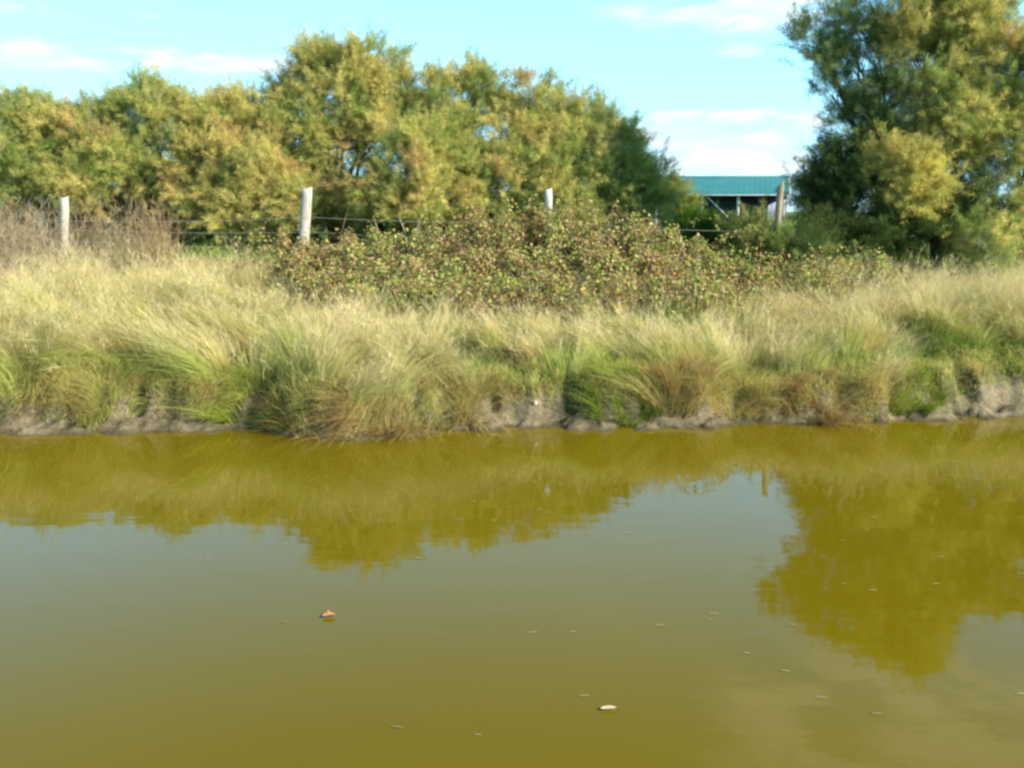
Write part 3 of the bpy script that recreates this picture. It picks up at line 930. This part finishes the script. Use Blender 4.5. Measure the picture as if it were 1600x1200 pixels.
def weed_clump(px, Y, n, spread, hmin, hmax, label, pal=WEEDC, tw=12):
    x0 = at(px, 380, Y)[0]; z0 = float(terrain(x0, Y))
    x = x0 + rng.normal(0, spread, n); y = Y + rng.normal(0, spread, n)
    v, f, c = weed_stalks(x, y, hmin, hmax, tw, pal)
    o = mesh('dried_weed', v - np.array([x0, Y, z0]), f, c, M_GRASS)
    o.location = (x0, Y, z0)
    if spread > .25:
        o.name = 'dry_weeds'
        return tag(o, label, 'weeds', kind='stuff')
    return tag(o, label, 'dried weed', 'dead weeds standing out of the grass')


weed_clump(235, 12.4, 190, 0.17, 0.55, 1.25, 'tall tan dead weed clump before the wires left of the leaning post', [(2, (0.42, 0.31, 0.17)), (1, (0.33, 0.24, 0.15))])
weed_clump(385, 12.7, 14, 0.12, 0.35, 0.6, 'few thin dead stems under the wires left of the leaning post')
weed_clump(1090, 13.1, 12, 0.05, 0.45, 0.72, 'dark dead stems leaning before the green bush under the barn', tw=8)
weed_clump(1295, 12.2, 16, 0.35, 0.35, 0.6, 'thin tan stems in front of the shaded bush at the right')
weed_clump(1490, 12.2, 12, 0.05, 0.4, 0.75, 'tall pale dead stems below the small green clump at the right', [(1, (0.40, 0.34, 0.22))], 8)
weed_clump(1440, 12.4, 20, 0.6, 0.3, 0.5, 'scattered seed stems along the grass top at the far right')


# ------------------------------------------------------------------ brambles
BR_GREEN = (0.27, 0.34, 0.075)
BR_YEL = (0.42, 0.41, 0.12)
BR_BRN = (0.37, 0.26, 0.13)
BR_TAN = (0.46, 0.37, 0.20)
BR_RED = (0.44, 0.21, 0.09)
BR_PALE = (0.52, 0.46, 0.30)
BR_DK = (0.13, 0.18, 0.05)
PAL_BR = [(4, BR_GREEN), (3.4, BR_YEL), (2.0, BR_BRN), (1.6, BR_TAN), (.35, BR_RED), (.35, BR_PALE), (1.2, BR_DK)]


def leaves(P, nrm, size, colr):
    n = len(P)
    a = unit(np.cross(nrm, rng.normal(0, 1, (n, 3))))
    b = np.cross(nrm, a)
    L = size[:, None]
    base = P; tip = P + a * L
    fold = 0.12
    l = P + a * L * 0.45 + b * L * 0.36 + nrm * L * fold
    r = P + a * L * 0.45 - b * L * 0.36 + nrm * L * fold
    l2 = P + a * L * 0.8 + b * L * 0.2 + nrm * L * fold * .5
    r2 = P + a * L * 0.8 - b * L * 0.2 + nrm * L * fold * .5
    V = np.stack([base, l, l2, tip, r2, r], 1).reshape(-1, 3)
    i = np.arange(n * 6).reshape(n, 6)
    F = np.concatenate([i[:, [0, 1, 2, 3]], i[:, [0, 3, 4, 5]]])
    return V, F, np.repeat(colr, 6, 0)


def bramble(label, mounds, pal=PAL_BR, canes=60, dens=1.0):
    """mounds: (px, top py, half width px, depth m)"""
    m0 = mounds[0]
    x0 = at(m0[0], 400, m0[3])[0]
    org = np.array([x0, m0[3], float(terrain(x0, m0[3]))])
    root = empty('bramble_bush', org)
    tag(root, label, 'bramble bush', 'bramble bushes before the fence')
    paths, rad = [], []
    LP, LN, LS, LC = [], [], [], []
    for (px, py, w, Y) in mounds:
        top = at(px, py, Y)
        gz = float(terrain(top[0], Y))
        hz = max(top[2] - gz, 0.15)
        rx = w * Y / F_PX
        ry = min(0.9, rx * 0.9 + 0.1)
        nl = int(12500 * rx * (hz + 0.4) * dens)
        u = unit(rng.normal(0, 1, (nl, 3)) + np.array([0, -0.35, 0.15])); u[:, 2] = np.abs(u[:, 2])
        rr = rng.uniform(0.35, 1.0, nl) ** 0.45
        lump = 0.55 + 0.85 * fbm(top[0] + u[:, 0] * rx * 3.6, u[:, 2] * hz * 3.6 + u[:, 1] * 2, 13)
        P = np.array([top[0], Y, gz]) + u * np.array([rx, ry, hz]) * (rr * lump)[:, None]
        P[:, 2] = np.maximum(P[:, 2], terrain(P[:, 0], P[:, 1]) + 0.03)
        hole = fbm(P[:, 0] * 3.4 + P[:, 1] * 1.3, P[:, 2] * 4.6 - P[:, 1] * 2.1, 57, 3)
        kp = rng.random(nl) < sstep(.30, .46, hole)
        P, u = P[kp], u[kp]; nl = len(P)
        cn = fbm(P[:, 0] * 1.7, P[:, 2] * 3 + P[:, 1], 33)
        C = pick(pal, nl, .25)
        brown = (cn > 0.56) & (rng.random(nl) < .6)
        C[brown] = pick([(2, BR_BRN), (1, BR_TAN), (.4, BR_RED)], int(brown.sum()), .25)
        LP.append(P); LN.append(unit(u * 0.8 + rng.normal(0, .5, (nl, 3)) + np.array([0.1, -0.25, .35]))); LS.append(rng.uniform(.020, .052, nl)); LC.append(C)
        for _ in range(int(canes * rx)):
            a = np.array([top[0] + rng.uniform(-1, 1) * rx * .8, Y + rng.uniform(-.5, .4), 0]); a[2] = float(terrain(a[0], a[1]))
            e = a + np.array([rng.normal(0, .5), rng.normal(-.25, .3), 0]); e[2] = gz + rng.uniform(.0, .85) * hz
            ca = curve(a, e, rng.uniform(.2, .75) * hz, 9, .01)
            paths.append(ca); rad.append(np.linspace(.005, .0022, 9))
            nn = 16
            kk = rng.integers(3, 9, nn)
            pp = ca[kk] + rng.normal(0, .03, (nn, 3))
            LP.append(pp); LN.append(unit(rng.normal(0, .6, (nn, 3)) + np.array([0, -.2, .6]))); LS.append(rng.uniform(.03, .06, nn)); LC.append(pick(pal, nn, .2))
    v, f = tubes(paths, rad, 4)
    mesh('cane', v - org, f, None, M_CANE, root)
    v, f, c = leaves(np.concatenate(LP), np.concatenate(LN), np.concatenate(LS), np.concatenate(LC))
    mesh('foliage', v - org, f, c, M_BRAMBLE, root)
    return root


bramble('bramble bush around the foot of the tall leaning post, with pale leaves',
        [(480, 383, 55, 12.4), (540, 366, 60, 12.5), (590, 358, 50, 12.6), (440, 338, 16, 12.9), (478, 362, 26, 12.85), (505, 413, 60, 11.5), (585, 408, 60, 11.4), (550, 438, 70, 10.9)])
bramble('broad bramble bush, greenest and thickest, between the leaning and white posts',
        [(680, 353, 60, 12.4), (740, 333, 60, 12.5), (800, 326, 55, 12.6), (650, 393, 60, 11.6), (730, 383, 65, 11.5), (800, 388, 60, 11.5), (670, 433, 65, 10.9), (760, 433, 70, 10.8)])
bramble('reddish brown bramble bush in front of the white post',
        [(857, 322, 34, 12.95), (870, 328, 60, 12.5), (930, 333, 55, 12.5), (990, 338, 50, 12.6), (860, 388, 65, 11.6), (930, 388, 65, 11.5), (1000, 393, 60, 11.5), (860, 433, 65, 10.8), (950, 433, 70, 10.8)],
        [(3.4, BR_GREEN), (2.8, BR_YEL), (2.2, BR_BRN), (2.2, BR_TAN), (.6, BR_RED), (.4, BR_PALE), (1, BR_DK)])
bramble('thinning bramble bush right of the white post sloping down towards the barn gap',
        [(1040, 353, 48, 12.5), (1095, 376, 45, 12.4), (1050, 403, 60, 11.6), (1120, 400, 45, 11.9), (1170, 408, 50, 11.8), (1040, 433, 60, 10.9), (1110, 438, 55, 10.9)], dens=.9)
bramble('low straggling bramble bush under the shaded trees at the right', [(1240, 400, 45, 12.1), (1310, 402, 45, 12.1), (1375, 400, 35, 12.1), (1280, 428, 50, 11.6)], dens=.75)


def bramble_spray():
    a = at(1075, 410, 12.7); e = at(1180, 358, 12.9)
    ca = curve(a, e, 0.10, 10, .008)
    root = empty('bramble_shoot', a); tag(root, 'single arching bramble shoot with yellow green leaves below the barn', 'bramble shoot')
    v, f = tubes([ca], [np.linspace(.006, .0025, 10)], 4)
    mesh('cane', v - a, f, None, M_CANE, root)
    k = rng.integers(5, 10, 60); pp = ca[k] + rng.normal(0, .035, (60, 3))
    v, f, c = leaves(pp, unit(rng.normal(0, .5, (60, 3)) + np.array([0, -.5, .5])), rng.uniform(.035, .06, 60), pick([(3, (0.26, 0.30, 0.06)), (1, BR_TAN)], 60, .2))
    mesh('foliage', v - a, f, c, M_BRAMBLE, root)


bramble_spray()

# ------------------------------------------------------------------ fence
fence = empty('wire_fence', (0, 13.3, 1.0))
tag(fence, 'post and wire fence along the top of the bank', 'fence')
FO = np.array([0, 13.3, 1.0])


def post(px_t, py_t, px_b, py_b, Y, r, mat, label, broken=False):
    top = at(px_t, py_t, Y); low = at(px_b, py_b, Y)
    ax = unit(top - low)
    gz = float(terrain(low[0], Y)) - 0.25
    foot = low - ax * ((low[2] - gz) / ax[2])
    n = 14; s = 14
    V = []; F = []
    for i in range(n):
        t = i / (n - 1)
        cc = foot + (top - foot) * t
        rr = r * (1.06 - 0.08 * t)
        if i == n - 1: rr *= 0.93
        for j in range(s):
            an = 2 * math.pi * j / s
            w = 1 + 0.05 * math.sin(an * 3 + px_t) + 0.02 * math.sin(t * 9 + an)
            p = cc + np.array([math.cos(an) * rr * w, math.sin(an) * rr * w, 0])
            if i == n - 1:
                p[2] += (0.012 * math.sin(an * 2 + 1)) + (0.035 * math.cos(an) if broken else 0.006 * math.cos(an))
            V.append(p)
    for i in range(n - 1):
        for j in range(s):
            F.append((i * s + j, i * s + (j + 1) % s, (i + 1) * s + (j + 1) % s, (i + 1) * s + j))
    V.append(top + np.array([0, 0, 0.004])); tip = len(V) - 1
    T = [((n - 1) * s + j, (n - 1) * s + (j + 1) % s, tip) for j in range(s)]
    o = mesh('fence_post', np.array(V) - FO, [np.array(F), np.array(T)], None, mat, fence)
    o['label'] = label
    return top, foot


P1 = post(100, 309, 100, 385, 13.3, .062, M_POST, 'short pale post among the grey weeds')
P2 = post(480, 294, 475, 372, 13.2, .073, M_POST, 'tall grey post leaning slightly right')
P3 = post(857, 296, 857, 340, 13.2, .052, M_POST_WHITE, 'bright whitish post showing above the brambles')
P4 = post(1220, 288, 1213, 372, 13.3, .047, M_POST_BROWN, 'brown post with a broken top half hidden in foliage', True)


def wire(zfrac):
    pts = []
    knots = [np.array([-12.5, 13.4, P1[0][2] - .05])] + [p[0] for p in (P1, P2, P3, P4)]
    gr = [terrain(k[0], k[1]) for k in knots]
    kk = [np.array([k[0], k[1] - 0.075, z]) for k, z in zip(knots, zfrac)]
    for a, b in zip(kk[:-1], kk[1:]):
        seg = curve(a, b, -0.035, 10)
        pts.append(seg[:-1])
    pts.append(kk[-1][None])
    return np.concatenate(pts)


def zat(py, Y=13.2): return at(800, py, Y)[2]


for row in ([345, 345, 339, 346, 362], [356, 358, 362, 372, 384], [376, 376, 386, 394, 400]):
    p = wire([zat(r_) for r_ in row])
    v, f = tubes([p], [np.full(len(p), .0019)], 5)
    mesh('wire', v - FO, f, None, M_WIRE, fence, smooth=True)

# leaning dry stalks and stems at the fence
def stick(name, pts, r, label, cat, mat=M_GREYBARK):
    o0 = np.asarray(pts[0])
    p = np.concatenate([curve(a, b, 0.01, 5)[:-1] for a, b in zip(pts[:-1], pts[1:])] + [np.asarray(pts[-1])[None]])
    v, f = tubes([p], [np.linspace(r, r * .5, len(p))], 6)
    o = mesh(name, v - o0, f, None, mat, smooth=True); o.location = o0
    return tag(o, label, cat)


def gnd(px, Y):
    x = at(px, 380, Y)[0]
    return np.array([x, Y, float(terrain(x, Y)) - .02])


stick('dry_stalk', [gnd(520, 13.7), at(535, 358, 13.7), at(548, 312, 13.7)], .012, 'brown dry stalk leaning right beyond the wire near the tall post', 'stalk', M_BARK)
stick('bare_stem', [gnd(592, 14.6), at(590, 360, 14.6), at(583, 338, 14.6)], .014, 'thin pale bare stem under the wire, leftmost of three', 'stem')
stick('bare_stem', [gnd(640, 14.4), at(632, 360, 14.4), at(622, 338, 14.4)], .016, 'pale bare stem leaning left under the wire, middle of three', 'stem')
stick('bare_stem', [gnd(655, 14.3), at(652, 355, 14.3), at(660, 335, 14.3)], .015, 'pale bare stem leaning right under the wire, rightmost of three', 'stem')
stick('short_stake', [gnd(814, 11.0) , at(815, 490, 11.0), at(815, 468, 11.0)], .016, 'thin pale stake in the grass below the white post', 'stake', M_POST)

# ------------------------------------------------------------------ barn
def barn():
    Y = 66.0
    e1 = at(1229, 302, Y)                     # right end of the eaves
    ang = R(-14)                              # the right end turned towards the canal
    axd = np.array([-math.cos(ang), -math.sin(ang), 0])   # along the building, to the left
    bk = np.array([axd[1], -axd[0], 0]); bk = bk if bk[1] > 0 else -bk
    gz = float(terrain(e1[0], Y)) - 0.05
    root = empty('barn', (e1[0], e1[1], gz)); org = np.array([e1[0], e1[1], gz])
    tag(root, 'open sided barn with a teal metal roof beyond the hedge', 'barn')
    Lb, D = 17.0, 7.6
    rise = 1.28
    def pt(a, b, z): return e1 * np.array([1, 1, 0]) + axd * a + bk * b + np.array([0, 0, z])
    ez = e1[2]
    roof_m, q = new_mat('teal_roof')
    tcn = q.n('ShaderNodeTexCoord')
    wv = q.noise(tcn.outputs['Object'], 0.9, 5, 0.6)
    cc = q.ramp(wv, [(0.3, (0.035, 0.185, 0.21)), (0.7, (0.048, 0.22, 0.245))])
    b = q.n('ShaderNodeBsdfPrincipled'); q.link(cc, b.inputs['Base Color']); b.inputs['Roughness'].default_value = 0.5
    o = q.n('ShaderNodeOutputMaterial'); q.link(b.outputs[0], o.inputs['Surface'])
    steel = rough_mat('grey_steel', (0.30, 0.31, 0.32), (0.48, 0.49, 0.50), 3)
    timber = rough_mat('grey_boards', (0.10, 0.08, 0.06), (0.26, 0.21, 0.16), 5, (4, 4, .4))
    inner = rough_mat('shed_back_wall', (0.16, 0.20, 0.33), (0.24, 0.29, 0.44), 2)
    white = rough_mat('white_trim', (0.6, 0.6, 0.58), (0.75, 0.75, 0.72), 3)
    # corrugated roof: two slopes
    V = []; F = []; n = int(Lb / 0.09)
    prof = [(-0.25, -0.25 * rise / (D / 2)), (D / 2, rise), (D + .25, -0.25 * rise / (D / 2))]
    for i in range(n + 1):
        a = -0.15 + (Lb + .3) * i / n
        cor = 0.010 * (1 if (i % 4) < 1 else 0)
        for (bb, zz) in prof: V.append(pt(a, bb, ez + zz + cor))
        for (bb, zz) in prof: V.append(pt(a, bb, ez + zz + cor - .05))
    for i in range(n):
        A, B = i * 6, (i + 1) * 6
        for k in (0, 1):
            F.append((A + k, B + k, B + k + 1, A + k + 1)); F.append((A + 3 + k, A + 4 + k, B + 4 + k, B + 3 + k))
        F.append((A, A + 3, B + 3, B)); F.append((A + 2, B + 2, B + 5, A + 5))
    F.append((0, 1, 4, 3)); F.append((1, 2, 5, 4)); e = n * 6
    F.append((e, e + 3, e + 4, e + 1)); F.append((e + 1, e + 4, e + 5, e + 2))
    roof = mesh('roof', np.array(V) - org, np.array(F), None, roof_m, root)

    def beam(name, p, q_, w, mat, par=root):
        p = np.asarray(p); q_ = np.asarray(q_)
        d = unit(q_ - p); up = np.array([0, 0, 1.0]) if abs(d[2]) < .9 else axd
        s = unit(np.cross(d, up)); u = np.cross(s, d)
        vs = [c_ + s * a_ * w / 2 + u * b_ * w / 2 for c_ in (p, q_) for a_, b_ in ((-1, -1), (1, -1), (1, 1), (-1, 1))]
        fs = [(0, 1, 2, 3), (7, 6, 5, 4), (0, 4, 5, 1), (1, 5, 6, 2), (2, 6, 7, 3), (3, 7, 4, 0)]
        return mesh(name, np.array(vs) - org, np.array(fs), None, mat, par)
    beam('ridge_cap', pt(-.18, D / 2, ez + rise + .03), pt(Lb + .18, D / 2, ez + rise + .03), .12, roof_m, roof)
    beam('gutter', pt(-.15, -.33, ez - .12), pt(Lb + .15, -.33, ez - .10), .06, steel)
    for bb0, zz0, bb1, zz1 in ((-.3, -.16, D / 2, rise - .08), (D / 2, rise - .08, D + .3, -.16)):
        beam('bargeboard', pt(-.22, bb0, ez + zz0), pt(-.22, bb1, ez + zz1), .17, white)
    for a in (0.15, 3.25, 5.75, 9.0, 12.4, 15.0, Lb - .15):
        beam('column', pt(a, 0, gz - .2), pt(a, 0, ez - .08), .2, steel)
    beam('brace', pt(5.5, .02, ez - .12), pt(3.9, .02, gz + .9), .11, steel)
    # back wall and boarded gables, lower boards added to keep sun off that wall
    def slab(name, pts, thick, dirn, mat):
        pts = [np.asarray(p) for p in pts]; m_ = len(pts)
        vs = pts + [p + dirn * thick for p in pts]
        fs = [np.array([[i, (i + 1) % m_, (i + 1) % m_ + m_, i + m_] for i in range(m_)]), np.array([list(range(m_))[::-1]]), np.array([list(range(m_, 2 * m_))])]
        return mesh(name, np.array(vs) - org, fs, None, mat, root)
    slab('back_wall', [pt(.1, D - .1, gz - .2), pt(Lb - .1, D - .1, gz - .2), pt(Lb - .1, D - .1, ez - .03), pt(.1, D - .1, ez - .03)], .06, bk, inner)
    for a, s_ in ((0.02, 1), (Lb - .02, -1)):
        slab('gable_wall', [pt(a, .1, gz - .1), pt(a, D - .3, gz - .1), pt(a, D - .3, ez - .05), pt(a, D / 2, ez + rise - .12), pt(a, .1, ez - .05)], .05, axd * s_, timber)
        for j in range(9):
            bb = .4 + j * (D - .9) / 8
            zt = ez + rise * (1 - abs(bb - D / 2) / (D / 2)) - .16
            beam('board_batten', pt(a - .04 * s_, bb, gz - .1), pt(a - .04 * s_, bb, zt), .06, timber)


barn()

# ------------------------------------------------------------------ floating leaves and other small things
def floating(name, px, py, length, width, colr, label, cat, yaw, curl=.25, group=None):
    p = on_z(px, py, 0.004)
    n = 7
    V = []; C = []
    for i in range(n):
        t = i / (n - 1) - .5
        w = width * (1 - (2 * t) ** 2) ** .7 * .5 + .0006
        for s in (-1, 0, 1):
            jag = 1 + .22 * math.sin(i * 2.3 + s) if width > .03 else 1
            x, y = t * length, s * w * jag
            z = curl * (y * y / max(width, .01) + .5 * t * t * length * .5) + (0 if s else -.0005) + .0015
            V.append((x * math.cos(yaw) - y * math.sin(yaw), x * math.sin(yaw) + y * math.cos(yaw), z))
            C.append(np.array(colr) * (0.8 if s == 0 else 1.0 + .15 * math.sin(i * 1.7)))
    F = []
    for i in range(n - 1):
        for s in (0, 1):
            F.append((i * 3 + s, i * 3 + s + 1, (i + 1) * 3 + s + 1, (i + 1) * 3 + s))
    o = mesh(name, np.array(V), np.array(F), np.array(C), M_WATERLEAF)
    o.location = p
    return tag(o, label, cat, group)


floating('fallen_leaf', 514, 963, .066, .042, (0.52, 0.26, 0.08), 'curled orange brown leaf floating on the open water', 'leaf', .25, 1.2)
floating('fallen_leaf', 951, 1108, .066, .024, (0.62, 0.50, 0.34), 'pale pointed leaf floating near the bottom of the picture', 'leaf', .1, 1.0)
FLECKS = [(830, 988), (895, 987), (1030, 977), (1115, 959), (1108, 968), (1240, 976), (1165, 1020), (1228, 1048), (915, 1087), (1370, 1115), (748, 1148), (620, 1136), (445, 971), (980, 832),
          (1319, 912), (1364, 922), (1318, 844), (1470, 870), (1462, 912), (718, 811), (770, 813), (790, 830), (740, 783), (795, 793), (1184, 761), (1178, 738), (1238, 743), (1373, 714), (1494, 722),
          (1283, 1090), (1595, 1084), (1597, 896), (853, 801), (655, 872), (630, 691), (700, 688), (575, 697), (27, 699), (325, 873), (1365, 808), (843, 796), (706, 692)]
for (px, py) in FLECKS:
    k = rng.uniform(.7, 1.3)
    floating('floating_straw', px + rng.uniform(-2, 2), py, .040 * k, .0050, np.array((0.42, 0.37, 0.21)) * rng.uniform(.7, 1.1),
             'tiny pale straw fragment floating on the water', 'straw', rng.normal(0, .12), .2, 'straw fragments floating on the water')


def stone(px, py, r, label, mat, seed):
    d = ray(px, py)
    for t in np.linspace(7, 12, 900):
        p = np.array([0, 0, CAM_H]) + d * t
        if p[2] < terrain(p[0], p[1]) + r * .3: break
    u, v_ = np.meshgrid(np.linspace(0, 2 * math.pi, 13)[:-1], np.linspace(0.02, math.pi - .02, 8))
    D = np.stack([np.cos(u) * np.sin(v_), np.sin(u) * np.sin(v_), np.cos(v_)], -1).reshape(-1, 3)
    k = .75 + .5 * fbm(D[:, 0] * 1.3 + seed, D[:, 1] * 1.3 + D[:, 2], seed)
    V = D * k[:, None] * np.array([r, r, r * 1.1])
    i = np.arange(96).reshape(8, 12); j = np.roll(i, -1, 1)
    F = np.stack([i[:-1], i[1:], j[1:], j[:-1]], -1).reshape(-1, 4)
    o = mesh('stone', V, [F, i[0][None, ::-1], i[-1][None]], None, mat, smooth=True); o.location = (p[0], p[1], float(terrain(p[0], p[1])) + r * .5)
    tag(o, label, 'stone')


stone(836, 632, .024, 'small whitish stone lying on the mud edge below the white post', rough_mat('pale_stone', (.38, .34, .26), (.52, .47, .37), 20), 3)
